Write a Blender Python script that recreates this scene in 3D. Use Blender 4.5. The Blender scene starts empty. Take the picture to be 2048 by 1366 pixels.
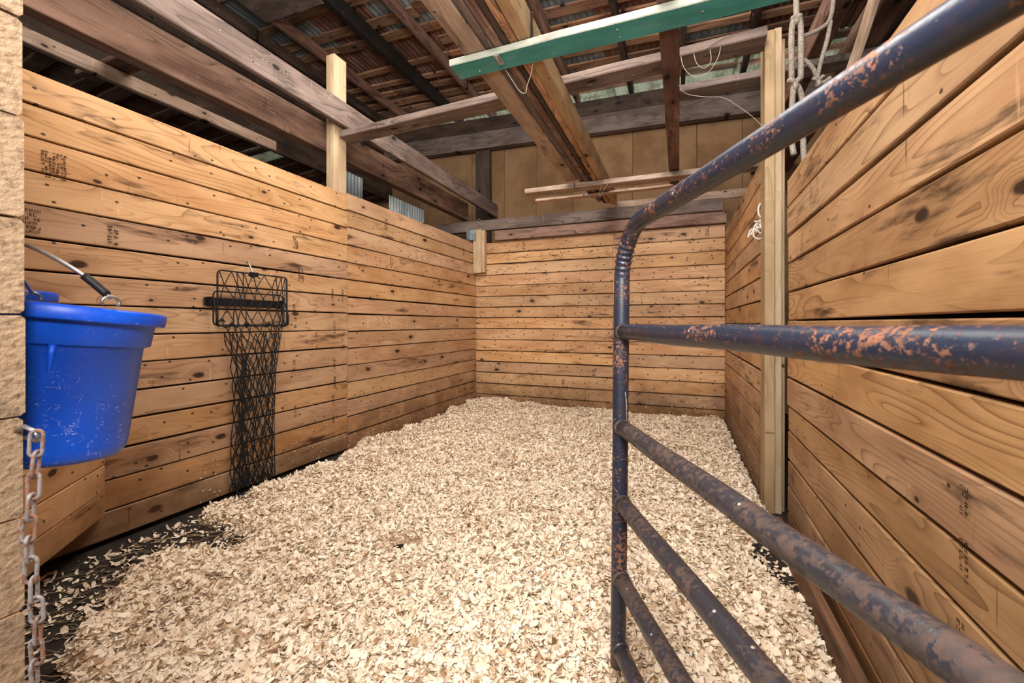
import bpy, bmesh, math, random
import numpy as np
from mathutils import Vector, Matrix

random.seed(7)
rng = np.random.default_rng(7)
S = bpy.context.scene
COL = S.collection
PI = math.pi

# ------------------------------------------------------------------ camera, world, lights, exposure
cam_d = bpy.data.cameras.new('camera')
cam = bpy.data.objects.new('camera', cam_d)
COL.objects.link(cam)
FPX = 830.0
cam_d.sensor_width = 36.0
cam_d.lens = FPX / 2048 * 36.0
cam_d.shift_y = -36 / 2048
cam_d.clip_start = 0.02
cam.location = (0, 0, 1.05)
cam.rotation_euler = (PI / 2, 0, math.radians(21.92))
cam_d.dof.use_dof = True
cam_d.dof.focus_distance = 2.4
cam_d.dof.aperture_fstop = 7.0
S.camera = cam

S.view_settings.view_transform = 'Standard'
S.view_settings.look = 'None'
S.view_settings.gamma = 1
S.view_settings.use_curve_mapping = False
S.view_settings.exposure = 0.0
S.cycles.max_bounces = 7
S.cycles.diffuse_bounces = 5
S.cycles.glossy_bounces = 2
S.cycles.transmission_bounces = 4
S.cycles.caustics_reflective = False
S.cycles.caustics_refractive = False

W = bpy.data.worlds.new('sky')
S.world = W
W.use_nodes = True
bg = W.node_tree.nodes['Background']
bg.inputs[0].default_value = (0.93, 0.97, 1.0, 1)
bg.inputs[1].default_value = 1.15


def area(name, loc, target, sx, sy, power, color):
    d = bpy.data.lights.new(name, 'AREA')
    d.shape = 'RECTANGLE'
    d.size, d.size_y = sx, sy
    d.energy = power
    d.color = color
    o = bpy.data.objects.new(name, d)
    COL.objects.link(o)
    o.location = loc
    o.rotation_euler = (Vector(target) - Vector(loc)).to_track_quat('-Z', 'Y').to_euler()
    return o


area('aisle_fill', (-0.2, -1.0, 3.5), (-1.2, 3.4, 0.9), 2.2, 1.2, 165, (1.0, 0.97, 0.93))  # added fill light over the aisle, brightens bedding and walls; no lamp known there
area('doorway_flash', (0.06, -0.10, 1.62), (-0.9, 3.5, 2.0), 0.30, 0.30, 38, (1.0, 0.97, 0.93))
area('stall_top_fill', (-1.15, 2.3, 4.15), (-1.1, 2.6, 0), 1.6, 1.6, 145, (1.0, 0.96, 0.89))  # invented overhead fill above the view, brightens the stall from the top


up = area('roof_fill', (-0.35, -0.75, 2.45), (-1.6, 3.4, 4.1), 0.9, 0.5, 64, (1.0, 0.94, 0.88))  # added uplight that brightens laths and beam undersides, not an actual lamp
up.data.spread = math.radians(125)


# ------------------------------------------------------------------ node helper
class N:
    def __init__(s, name):
        s.m = bpy.data.materials.new(name)
        s.m.use_nodes = True
        s.t = s.m.node_tree
        s.b = s.t.nodes['Principled BSDF']
        s.out = s.t.nodes['Material Output']

    def lk(s, a, b):
        s.t.links.new(a, b)

    def put(s, sock, v):
        if hasattr(v, 'is_linked') or isinstance(v, bpy.types.NodeSocket):
            s.lk(v, sock)
        else:
            if isinstance(v, (tuple, list)) and len(v) == 3 and sock.type == 'RGBA':
                v = (*v, 1)
            sock.default_value = v

    def node(s, typ, ins=None, **kw):
        n = s.t.nodes.new(typ)
        for k, v in kw.items():
            setattr(n, k, v)
        for k, v in (ins or {}).items():
            s.put(n.inputs[k], v)
        return n

    def math(s, op, a, b=0.0, c=0.0, clamp=False):
        n = s.node('ShaderNodeMath', {0: a, 1: b, 2: c}, operation=op)
        n.use_clamp = clamp
        return n.outputs[0]

    def vec(s, op, a, b=(0, 0, 0)):
        return s.node('ShaderNodeVectorMath', {0: a, 1: b}, operation=op).outputs[0]

    def noise(s, v, scale=1.0, detail=2.0, rough=0.5, dist=0.0):
        return s.node('ShaderNodeTexNoise', {'Vector': v, 'Scale': scale, 'Detail': detail,
                                             'Roughness': rough, 'Distortion': dist}).outputs[0]

    def ss(s, v, a, b, lo=0.0, hi=1.0):
        n = s.node('ShaderNodeMapRange', {'Value': v, 'From Min': a, 'From Max': b, 'To Min': lo, 'To Max': hi},
                   interpolation_type='SMOOTHSTEP')
        return n.outputs[0]

    def mix(s, f, a, b, mode='MIX'):
        n = s.node('ShaderNodeMix', data_type='RGBA', blend_type=mode)
        s.put(n.inputs[0], f)
        s.put(n.inputs[6], a)
        s.put(n.inputs[7], b)
        return n.outputs[2]

    def objco(s, spread=(37.0, 11.0, 5.0)):
        tc = s.node('ShaderNodeTexCoord').outputs['Object']
        oi = s.node('ShaderNodeObjectInfo').outputs['Random']
        off = s.node('ShaderNodeCombineXYZ', {0: s.math('MULTIPLY', oi, spread[0]),
                                              1: s.math('MULTIPLY', oi, spread[1]),
                                              2: s.math('MULTIPLY', oi, spread[2])}).outputs[0]
        return s.vec('ADD', tc, off), oi

    def bump(s, h, strength, dist=0.01):
        n = s.node('ShaderNodeBump', {'Height': h, 'Strength': strength, 'Distance': dist})
        s.lk(n.outputs[0], s.b.inputs['Normal'])


def wood(name, light, mid, dark, contours=13.0, knot=0.55, dots=0.82, var=0.18, stain=0.0, floor_stain=False, edge=0.0, hv=0.008, dsize=0.06,
         rough=0.62, spec=0.3, fibre=0.25, dust=0.0, bump=0.25, ringc=0.55):
    n = N(name)
    P, oi = n.objco()
    sep = n.node('ShaderNodeSeparateXYZ', {0: P})
    x, y, z = sep.outputs
    # knots
    kv = n.node('ShaderNodeCombineXYZ', {0: n.math('MULTIPLY', x, 3.1), 1: n.math('MULTIPLY', y, 6.0)}).outputs[0]
    kvo = n.node('ShaderNodeTexVoronoi', {'Vector': kv, 'Scale': 1.0}, voronoi_dimensions='2D')
    kd = n.math('ADD', kvo.outputs['Distance'], n.math('MULTIPLY', n.math('SUBTRACT', n.noise(P, 40, 1), 0.5), 0.05))
    kr = n.node('ShaderNodeSeparateColor', {0: kvo.outputs['Color']})
    kon = n.math('GREATER_THAN', kr.outputs[0], knot)
    ksz = n.ss(kr.outputs[1], 0, 1, 0.05, 0.15)
    kn = n.math('MULTIPLY', n.math('SUBTRACT', 1.0, n.math('DIVIDE', kd, ksz), clamp=True), kon)     # 0..1 core
    halo = n.math('MULTIPLY', n.ss(n.math('DIVIDE', kd, ksz), 0.6, 3.2, 1, 0), kon)
    # grain: contour lines of a long stretched noise
    gv = n.vec('MULTIPLY', P, (0.9, 7.5, 7.5))
    h = n.noise(gv, 1.0, 1.0, 0.4, 0.25)
    h = n.math('ADD', h, n.math('MULTIPLY', halo, 0.28))
    ring = n.math('FRACT', n.math('MULTIPLY', h, contours))
    ring = n.math('MULTIPLY', n.math('POWER', ring, 5.0), n.ss(n.noise(n.vec('MULTIPLY', P, (1.5, 9, 9)), 1.0, 2), 0.3, 0.62))
    fib = n.noise(n.vec('MULTIPLY', P, (4, 130, 130)), 1.0, 4, 0.68)
    blot = n.noise(n.vec('MULTIPLY', P, (1.6, 5, 5)), 1.3, 3, 0.55)
    c = n.mix(n.ss(blot, 0.35, 0.68), light, mid)
    c = n.mix(n.math('MULTIPLY', ring, ringc), c, dark)
    c = n.mix(n.math('MULTIPLY', n.ss(fib, 0.5, 0.78), fibre), c, dark)
    c = n.mix(n.math('MULTIPLY', halo, 0.3), c, dark)
    kdark = tuple(v * 0.22 for v in dark)
    c = n.mix(n.ss(kn, 0.02, 0.5), c, kdark)
    # small dark nail and worm marks
    dv = n.node('ShaderNodeTexVoronoi', {'Vector': n.vec('MULTIPLY', P, (8.0, 11.0, 0.0)), 'Scale': 1.0}, voronoi_dimensions='2D')
    dr = n.node('ShaderNodeSeparateColor', {0: dv.outputs['Color']})
    dm = n.math('MULTIPLY', n.ss(dv.outputs['Distance'], dsize * 0.6, dsize * 1.25, 1, 0), n.math('GREATER_THAN', dr.outputs[0], dots))
    c = n.mix(n.math('MULTIPLY', dm, 0.9), c, tuple(v * 0.06 for v in dark))
    # cross scratches and smears
    if stain:
        sm = n.noise(n.vec('MULTIPLY', P, (1.8, 10, 10)), 1.0, 5, 0.62)
        sm = n.ss(sm, 0.57, 0.73)
        c = n.mix(n.math('MULTIPLY', sm, stain), c, tuple(v * 0.28 for v in dark))
        ck = n.noise(n.vec('MULTIPLY', P, (45, 3.5, 3.5)), 1.0, 2, 0.5)
        c = n.mix(n.math('MULTIPLY', n.ss(ck, 0.70, 0.78), stain * 0.6), c, tuple(v * 0.2 for v in dark))
        scf = n.noise(n.vec('MULTIPLY', P, (26, 2.6, 2.6)), 1.0, 3, 0.6)
        c = n.mix(n.math('MULTIPLY', n.ss(scf, 0.66, 0.76), 0.35), c, tuple(min(1, v * 1.45 + 0.05) for v in light))
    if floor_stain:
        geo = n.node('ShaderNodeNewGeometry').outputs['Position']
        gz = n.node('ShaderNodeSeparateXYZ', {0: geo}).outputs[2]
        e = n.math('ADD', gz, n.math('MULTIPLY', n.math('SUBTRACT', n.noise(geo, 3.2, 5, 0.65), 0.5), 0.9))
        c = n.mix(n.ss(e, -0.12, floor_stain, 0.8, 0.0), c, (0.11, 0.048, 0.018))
    if dust:
        du = n.noise(n.vec('MULTIPLY', P, (9, 22, 22)), 1.0, 5, 0.7)
        c = n.mix(n.math('MULTIPLY', n.ss(du, 0.6, 0.8), dust), c, (0.62, 0.55, 0.48))
    if edge:
        ly = n.math('ABSOLUTE', n.node('ShaderNodeSeparateXYZ', {0: n.node('ShaderNodeTexCoord').outputs['Object']}).outputs[1])
        en = n.math('ADD', ly, n.math('MULTIPLY', n.math('SUBTRACT', n.noise(n.vec('MULTIPLY', P, (2.6, 14, 14)), 1.0, 5, 0.7), 0.5), 0.055))
        c = n.mix(n.ss(en, edge - 0.012, edge + 0.012, 0, 0.75), c, tuple(v * 0.2 for v in dark))
    br = n.math('ADD', 1 - var, n.math('MULTIPLY', oi, 2 * var))
    hsv = n.node('ShaderNodeHueSaturation', {'Hue': n.math('ADD', 0.5 - hv / 2, n.math('MULTIPLY', n.math('FRACT', n.math('MULTIPLY', oi, 7.3)), hv)),
                                             'Saturation': n.math('ADD', 0.92, n.math('MULTIPLY', n.math('FRACT', n.math('MULTIPLY', oi, 13.7)), 0.16)),
                                             'Value': br, 'Color': c})
    n.lk(hsv.outputs[0], n.b.inputs['Base Color'])
    n.b.inputs['Roughness'].default_value = rough
    n.b.inputs['Specular IOR Level'].default_value = spec
    hb = n.math('SUBTRACT', n.math('SUBTRACT', n.math('MULTIPLY', fib, 0.6), n.math('MULTIPLY', ring, 0.35)), dm)
    n.bump(hb, bump, 0.004)
    return n.m


def plain(name, col, rough=0.5, metal=0.0, noise_amt=0.2, nscale=20.0, col2=None, spec=0.5, bump=0.0, coat=0.0):
    n = N(name)
    P, oi = n.objco()
    f = n.noise(P, nscale, 4, 0.6)
    c2 = col2 if col2 else tuple(v * (1 - noise_amt) for v in col)
    c = n.mix(n.ss(f, 0.4, 0.65), col, c2)
    n.lk(c, n.b.inputs['Base Color'])
    n.b.inputs['Roughness'].default_value = rough
    n.b.inputs['Metallic'].default_value = metal
    n.b.inputs['Specular IOR Level'].default_value = spec
    n.b.inputs['Coat Weight'].default_value = coat
    if bump:
        n.bump(f, bump, 0.004)
    return n.m


PINE = wood('stall_pine', (0.545, 0.325, 0.172), (0.43, 0.235, 0.113), (0.19, 0.082, 0.032), stain=1.0, floor_stain=0.45, knot=0.82, dots=0.60, dsize=0.07,
            contours=15, ringc=0.75, edge=0.0735, var=0.13)
PINE_B = wood('stall_pine_knotty', (0.56, 0.33, 0.168), (0.45, 0.242, 0.112), (0.19, 0.082, 0.030), stain=0.95, floor_stain=0.45, knot=0.84, dots=0.30, dsize=0.085,
              contours=15, ringc=0.75, edge=0.0735, var=0.14)
PINE_R = wood('stall_pine_clear', (0.52, 0.305, 0.155), (0.37, 0.195, 0.090), (0.15, 0.064, 0.024), contours=19, knot=0.74, dots=0.86, stain=0.95,
              floor_stain=0.62, ringc=0.85, edge=0.0745, var=0.15)
KICK = wood('dirty_kick_board', (0.19, 0.088, 0.045), (0.11, 0.048, 0.024), (0.06, 0.025, 0.012), knot=0.8, dots=0.9, stain=0.9)
POST = wood('new_stud_wood', (0.47, 0.335, 0.20), (0.37, 0.25, 0.135), (0.30, 0.15, 0.06), knot=0.80, dots=0.93, stain=0.4, contours=12)
POSTG = wood('shaded_stud_wood', (0.46, 0.315, 0.18), (0.35, 0.225, 0.12), (0.17, 0.09, 0.04), knot=0.80, dots=0.9, stain=0.6, contours=12, fibre=0.4)  # greyer stud wood, the post's shadow side darkened into its colour
BROWN = wood('weathered_joist', (0.27, 0.155, 0.11), (0.13, 0.066, 0.046), (0.035, 0.016, 0.011), stain=0.7, dust=0.45, fibre=0.75, rough=0.75, knot=0.8, dots=0.9, bump=0.6, contours=9, ringc=0.9)
GREYW = wood('greyed_joist', (0.20, 0.145, 0.12), (0.11, 0.074, 0.060), (0.028, 0.018, 0.014), stain=0.6, dust=0.5, fibre=0.75, rough=0.75, knot=0.85, dots=0.93, bump=0.6, contours=9, ringc=0.8)
DARKW = wood('dark_timber', (0.085, 0.052, 0.036), (0.04, 0.023, 0.016), (0.010, 0.006, 0.004), stain=0.6, dust=0.4, fibre=0.75, rough=0.7, bump=0.6)  # very dark brown timber with pale speckles
BLACKW = wood('blackened_rafter', (0.022, 0.018, 0.016), (0.012, 0.010, 0.009), (0.004, 0.003, 0.003), stain=0.4, dust=0.12, fibre=0.5, rough=0.6)
LATH = wood('roof_lath', (0.50, 0.27, 0.15), (0.27, 0.13, 0.068), (0.05, 0.02, 0.011), stain=0.7, dust=0.3, fibre=0.75, var=0.45, rough=0.8, bump=0.6, contours=9, ringc=0.9)
PLANK = wood('stored_lumber', (0.48, 0.345, 0.26), (0.30, 0.195, 0.135), (0.07, 0.03, 0.014), stain=0.7, dust=0.35, fibre=0.6, var=0.25, rough=0.7)
YELLOW = wood('stored_yellow_board', (0.49, 0.315, 0.17), (0.36, 0.21, 0.105), (0.11, 0.045, 0.016), stain=0.5, dust=0.1, fibre=0.5, knot=0.7, rough=0.7)
TAN = plain('tan_painted_panel', (0.235, 0.135, 0.068), rough=0.85, col2=(0.165, 0.09, 0.043), nscale=2.2, spec=0.15)
GAPD = plain('gap_dark', (0.012, 0.008, 0.006), rough=0.9, spec=0.1)  # near-black for the added sheets that make board gaps read as shade


def endgrain():
    n = N('sawn_end_grain')
    P, oi = n.objco()
    w = n.node('ShaderNodeTexWave', {'Vector': n.vec('MULTIPLY', P, (0.2, 1, 1)), 'Scale': 32.0, 'Distortion': 5.0, 'Detail': 3.0, 'Detail Scale': 1.2},
               wave_type='RINGS', rings_direction='X')
    gr = n.noise(n.vec('MULTIPLY', P, (80, 80, 80)), 1.0, 4, 0.7)
    c = n.mix(n.math('MULTIPLY', w.outputs[1], 0.35), (0.43, 0.30, 0.19), (0.22, 0.125, 0.065))
    c = n.mix(n.ss(gr, 0.45, 0.75, 0, 0.8), c, (0.075, 0.04, 0.022))
    d = n.noise(P, 9, 4, 0.6)
    c = n.mix(n.ss(d, 0.55, 0.75, 0, 0.6), c, (0.15, 0.11, 0.09))
    n.lk(c, n.b.inputs['Base Color'])
    n.b.inputs['Roughness'].default_value = 0.85
    n.b.inputs['Specular IOR Level'].default_value = 0.2
    n.bump(gr, 0.9, 0.006)
    return n.m


END = endgrain()


def rusty(name, paint, rust1, rust2, amount):
    n = N(name)
    P, oi = n.objco((3.0, 5.0, 7.0))
    a = n.noise(P, 80 + 45 * (amount < 0.1), 6, 0.68)
    big = n.noise(P, 9, 3, 0.55)
    v = n.math('ADD', a, n.math('MULTIPLY', n.math('SUBTRACT', big, 0.5), 0.6))
    m = n.ss(v, 0.63 - amount, 0.68 - amount)
    film = n.ss(n.noise(P, 38, 4, 0.6), 0.48, 0.68, 0, 0.35 + amount * 1.5)
    c = n.mix(film, paint, tuple(p * 0.45 + q * 0.3 for p, q in zip(paint, rust2)))
    r = n.mix(n.ss(n.noise(P, 55, 3), 0.4, 0.62), rust1, rust2)
    c = n.mix(m, c, r)
    sp = n.node('ShaderNodeTexVoronoi', {'Vector': P, 'Scale': 42.0})
    sr = n.node('ShaderNodeSeparateColor', {0: sp.outputs['Color']})
    sm = n.math('MULTIPLY', n.ss(sp.outputs['Distance'], 0.08, 0.16, 1, 0), n.math('GREATER_THAN', sr.outputs[0], 0.9))
    c = n.mix(n.math('MULTIPLY', sm, 0.7), c, (0.62, 0.55, 0.5))
    n.lk(c, n.b.inputs['Base Color'])
    n.lk(n.ss(v, 0.62 - amount, 0.72 - amount, 0.34, 0.8), n.b.inputs['Roughness'])
    n.b.inputs['Specular IOR Level'].default_value = 0.55
    n.bump(n.math('ADD', n.math('MULTIPLY', m, -0.5), n.math('MULTIPLY', a, 0.5)), 0.45, 0.003)
    return n.m


PIPE = rusty('blue_black_gate_paint', (0.014, 0.018, 0.034), (0.23, 0.085, 0.04), (0.13, 0.052, 0.028), 0.055)
PIPE_R = rusty('rusted_gate_paint', (0.032, 0.029, 0.036), (0.082, 0.047, 0.036), (0.052, 0.034, 0.029), 0.14)
CHAINM = rusty('rusted_chain_steel', (0.27, 0.24, 0.23), (0.26, 0.12, 0.07), (0.18, 0.09, 0.06), 0.15)


def bucket_mat():
    n = N('blue_bucket_plastic')
    P, oi = n.objco((3, 3, 3))
    c = n.mix(n.ss(n.noise(P, 6, 4, 0.6), 0.4, 0.7), (0.004, 0.080, 0.60), (0.003, 0.055, 0.45))
    z = n.node('ShaderNodeSeparateXYZ', {0: n.node('ShaderNodeTexCoord').outputs['Object']}).outputs[2]
    low = n.ss(z, -0.30, -0.10, 0.085, 0.0)
    # fine white scratches: thin contour lines of noise
    s1 = n.noise(n.vec('MULTIPLY', P, (62, 62, 105)), 1.0, 2, 0.5, 0.8)
    line = n.math('ABSOLUTE', n.math('SUBTRACT', s1, 0.5))
    gate = n.ss(n.noise(P, 48, 3, 0.6), 0.50, 0.60)
    thr = n.math('ADD', 0.003, n.math('MULTIPLY', low, 0.22))
    sc = n.math('MULTIPLY', n.math('LESS_THAN', line, thr), gate)
    c = n.mix(n.math('MULTIPLY', sc, 0.6), c, (0.35, 0.45, 0.85))
    dirt = n.ss(n.noise(n.vec('MULTIPLY', P, (7, 7, 26)), 1.0, 5, 0.65), 0.64, 0.76)
    dz = n.ss(z, -0.06, 0.0)
    c = n.mix(n.math('MULTIPLY', dirt, n.math('ADD', 0.12, n.math('MULTIPLY', dz, 0.5))), c, (0.02, 0.025, 0.05))
    n.lk(c, n.b.inputs['Base Color'])
    n.b.inputs['Roughness'].default_value = 0.4
    n.b.inputs['Specular IOR Level'].default_value = 0.35
    return n.m


BLUE = bucket_mat()


def green_mat():
    n = N('chipped_green_paint')
    P, oi = n.objco()
    a = n.noise(n.vec('MULTIPLY', P, (4, 14, 14)), 1.0, 5, 0.65)
    c = n.mix(n.ss(a, 0.35, 0.65), (0.022, 0.20, 0.18), (0.04, 0.28, 0.255))
    c = n.mix(n.ss(n.noise(n.vec('MULTIPLY', P, (2.5, 9, 9)), 1.0, 4), 0.55, 0.75, 0, 0.45), c, (0.20, 0.31, 0.31))
    wv = n.noise(n.vec('MULTIPLY', P, (9, 34, 34)), 1.0, 5, 0.7)
    c = n.mix(n.ss(wv, 0.70, 0.73, 0, 0.8), c, (0.62, 0.66, 0.60))
    y = n.node('ShaderNodeSeparateXYZ', {0: n.node('ShaderNodeTexCoord').outputs['Normal']}).outputs[1]
    edge = n.math('LESS_THAN', y, -0.3)  # front-facing edge takes the pale colour
    pale = n.mix(n.ss(a, 0.4, 0.62), (0.36, 0.375, 0.31), (0.20, 0.19, 0.15))
    c = n.mix(edge, c, pale)
    n.lk(c, n.b.inputs['Base Color'])
    n.b.inputs['Roughness'].default_value = 0.45
    return n.m


GREEN = green_mat()
BLACKM = plain('black_powder_coat', (0.012, 0.012, 0.014), rough=0.5, spec=0.25)
NETM = plain('black_net_cord', (0.012, 0.012, 0.013), rough=0.7, spec=0.3)
STEEL = plain('bail_steel', (0.42, 0.42, 0.42), rough=0.35, metal=0.85, noise_amt=0.4)
ROPE = plain('grey_cotton_rope', (0.31, 0.255, 0.21), rough=0.9, nscale=120, noise_amt=0.45, spec=0.1, bump=0.5)
TWINE = plain('pale_baling_twine', (0.40, 0.34, 0.27), rough=0.9, nscale=90, noise_amt=0.3, spec=0.1)
WHITER = plain('white_cotton_rope', (0.55, 0.50, 0.44), rough=0.9, nscale=90, noise_amt=0.3, spec=0.1)
NAIL = plain('nail_steel', (0.45, 0.44, 0.42), rough=0.4, metal=0.7)
INK = plain('stamp_ink', (0.075, 0.04, 0.022), rough=0.9, spec=0.05)
MAT = plain('dark_stall_mat', (0.030, 0.022, 0.017), rough=0.8, col2=(0.016, 0.012, 0.010), nscale=14, spec=0.25, bump=0.6)
STRAW = plain('straw_stems', (0.46, 0.34, 0.20), rough=0.7, col2=(0.22, 0.15, 0.08), nscale=6, spec=0.2)


def shaving_mat():
    n = N('pine_shavings')
    at = n.node('ShaderNodeAttribute', attribute_name='tone').outputs['Fac']
    cr = n.node('ShaderNodeValToRGB', {0: at})
    e = cr.color_ramp.elements
    e[0].position, e[0].color = 0.0, (0.15, 0.075, 0.032, 1)
    e[1].position, e[1].color = 1.0, (0.90, 0.79, 0.63, 1)
    for p, c in ((0.18, (0.48, 0.31, 0.175, 1)), (0.5, (0.76, 0.61, 0.445, 1)), (0.8, (0.86, 0.75, 0.60, 1))):
        k = e.new(p)
        k.color = c
    tc = n.node('ShaderNodeTexCoord').outputs['Object']
    f = n.noise(tc, 160, 2, 0.5)
    c = n.mix(n.ss(f, 0.5, 0.75, 0, 0.25), cr.outputs[0], (0.36, 0.2, 0.09))
    n.lk(c, n.b.inputs['Base Color'])
    n.b.inputs['Roughness'].default_value = 0.75
    n.b.inputs['Specular IOR Level'].default_value = 0.2
    return n.m


SHAV = shaving_mat()


def sheet_mat(name, a, b, c3, rough, metal=0.0):
    n = N(name)
    P, oi = n.objco()
    f = n.noise(n.vec('MULTIPLY', P, (6, 1.6, 6)), 1.0, 5, 0.65)
    g = n.noise(P, 3.0, 3, 0.6)
    c = n.mix(n.ss(f, 0.38, 0.62), a, b)
    c = n.mix(n.ss(g, 0.52, 0.68), c, c3)
    n.lk(c, n.b.inputs['Base Color'])
    n.b.inputs['Roughness'].default_value = rough
    n.b.inputs['Metallic'].default_value = metal
    n.b.inputs['Specular IOR Level'].default_value = 0.12
    return n.m


RUST_SHEET = sheet_mat('rusted_roof_sheet', (0.26, 0.135, 0.092), (0.14, 0.068, 0.046), (0.30, 0.20, 0.165), 0.95)
ZINC = sheet_mat('galvanised_sheet', (0.30, 0.34, 0.35), (0.20, 0.23, 0.24), (0.38, 0.42, 0.42), 0.45, 0.3)


def clear_sheet():
    n = N('translucent_roof_sheet')
    P, oi = n.objco()
    c = n.mix(n.ss(n.noise(P, 7, 4), 0.4, 0.65), (0.40, 0.41, 0.28), (0.20, 0.20, 0.12))
    tr = n.node('ShaderNodeBsdfTranslucent', {'Color': c})
    n.lk(c, n.b.inputs['Base Color'])
    n.b.inputs['Roughness'].default_value = 0.5
    mx = n.node('ShaderNodeMixShader', {0: 0.55})
    n.lk(n.b.outputs[0], mx.inputs[1])
    n.lk(tr.outputs[0], mx.inputs[2])
    n.lk(mx.outputs[0], n.out.inputs[0])
    return n.m


CLEAR = clear_sheet()


# ------------------------------------------------------------------ object helpers
def link(name, me, mats, parent=None):
    o = bpy.data.objects.new(name, me)
    COL.objects.link(o)
    if not isinstance(mats, (list, tuple)):
        mats = [mats]
    if not me.materials:
        for m in mats:
            me.materials.append(m)
    if parent:
        o.parent = parent
    return o


def mesh(name, verts, faces, smooth=False):
    me = bpy.data.meshes.new(name)
    me.from_pydata([tuple(map(float, v)) for v in verts], [], faces)
    me.update()
    if smooth:
        me.polygons.foreach_set('use_smooth', [True] * len(me.polygons))
    return me


def tag(o, label=None, cat=None, group=None, kind=None):
    if label:
        o['label'] = label
    if cat:
        o['category'] = cat
    if group:
        o['group'] = group
    if kind:
        o['kind'] = kind
    return o


def empty(name, loc=(0, 0, 0)):
    o = bpy.data.objects.new(name, None)
    COL.objects.link(o)
    o.location = loc
    o.empty_display_size = 0.1
    return o


def frame(origin, lx, wy):
    """matrix with local x along lx, local y along wy, local z = lx x wy"""
    lx = Vector(lx).normalized()
    wy = Vector(wy)
    wy = (wy - lx * wy.dot(lx)).normalized()
    nz = lx.cross(wy)
    m = Matrix((lx, wy, nz)).transposed().to_4x4()
    m.translation = Vector(origin)
    return m


def board_mesh(L, Wd, T, n=3, ch=0.004, wob=0.0012, end_mat=False):
    """bevelled plank: x length, y width, z thickness; the long edges wander a little"""
    cs = [(-Wd / 2, -T / 2 + ch), (-Wd / 2 + ch, -T / 2), (Wd / 2 - ch, -T / 2), (Wd / 2, -T / 2 + ch),
          (Wd / 2, T / 2 - ch), (Wd / 2 - ch, T / 2), (-Wd / 2 + ch, T / 2), (-Wd / 2, T / 2 - ch)]
    v, f = [], []
    for i in range(n + 1):
        xx = -L / 2 + L * i / n
        lo, hi, tz = random.uniform(-wob, wob), random.uniform(-wob, wob), random.uniform(-wob, wob)
        for (a, b) in cs:
            v.append((xx, a + (lo if a < 0 else hi), b + (tz if b > 0 else 0)))
    for i in range(n):
        for k in range(8):
            a, b = i * 8 + k, i * 8 + (k + 1) % 8
            f.append((a, a + 8, b + 8, b))
    f.append(tuple(range(8)))
    f.append(tuple(n * 8 + k for k in range(7, -1, -1)))
    me = mesh('board', v, f)
    if end_mat:
        me.polygons[-1].material_index = 1
        me.polygons[-2].material_index = 1
    return me


def board(name, mat, origin, lx, wy, L, Wd, T, parent=None, **kw):
    """origin = centre of the board"""
    me = board_mesh(L, Wd, T, **kw)
    o = link(name, me, mat, parent)
    o.matrix_basis = frame(origin, lx, wy)
    return o


def tube_data(pts, r, seg=12, closed=False, cap=True):
    pts = [Vector(p) for p in pts]
    n = len(pts)
    rad = r if isinstance(r, (list, tuple)) else [r] * n
    tang = []
    for i in range(n):
        a = pts[(i - 1) % n] if (closed or i > 0) else pts[i]
        b = pts[(i + 1) % n] if (closed or i < n - 1) else pts[i]
        tang.append((b - a).normalized())
    ref = Vector((0, 0, 1)) if abs(tang[0].z) < 0.9 else Vector((1, 0, 0))
    u = (ref - tang[0] * ref.dot(tang[0])).normalized()
    v, f = [], []
    for i in range(n):
        u = (u - tang[i] * u.dot(tang[i])).normalized()
        w = tang[i].cross(u)
        for k in range(seg):
            a = 2 * PI * k / seg
            v.append(pts[i] + (u * math.cos(a) + w * math.sin(a)) * rad[i])
    m = n if closed else n - 1
    for i in range(m):
        j = (i + 1) % n
        for k in range(seg):
            k2 = (k + 1) % seg
            f.append((i * seg + k, i * seg + k2, j * seg + k2, j * seg + k))
    if cap and not closed:
        f.append(tuple(range(seg - 1, -1, -1)))
        f.append(tuple((n - 1) * seg + k for k in range(seg)))
    return v, f


def merge(parts):
    V, F = [], []
    for v, f in parts:
        b = len(V)
        V += list(v)
        F += [tuple(i + b for i in q) for q in f]
    return V, F


def tube(name, pts, r, mat, parent=None, seg=12, **kw):
    v, f = tube_data(pts, r, seg, **kw)
    return link(name, mesh(name, v, f, True), mat, parent)


def box_data(c, s):
    x, y, z = c
    a, b, d = s[0] / 2, s[1] / 2, s[2] / 2
    v = [(x + i * a, y + j * b, z + k * d) for i in (-1, 1) for j in (-1, 1) for k in (-1, 1)]
    f = [(0, 1, 3, 2), (4, 6, 7, 5), (0, 4, 5, 1), (2, 3, 7, 6), (0, 2, 6, 4), (1, 5, 7, 3)]
    return v, f


def spline(pts, n=8):
    """Catmull-Rom through the points"""
    P = [Vector(p) for p in pts]
    P = [P[0] * 2 - P[1]] + P + [P[-1] * 2 - P[-2]]
    out = []
    for i in range(1, len(P) - 2):
        a, b, c, d = P[i - 1:i + 3]
        for k in range(n):
            t = k / n
            out.append(0.5 * ((2 * b) + (c - a) * t + (2 * a - 5 * b + 4 * c - d) * t * t + (3 * b - a - 3 * c + d) * t ** 3))
    out.append(P[-2])
    return out


# ------------------------------------------------------------------ the setting: floor and walls
XL, XR, XN, YB = -2.672, 0.484, 0.505, 5.272
ZF = -0.065

fl = link('floor', mesh('floor', [(-6.6, -4, ZF), (3.6, -4, ZF), (3.6, 6.6, ZF), (-6.6, 6.6, ZF)], [(0, 1, 2, 3)]), MAT)
tag(fl, 'dark stall floor showing at the edges of the shavings', kind='structure')

STAMPS = []


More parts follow.
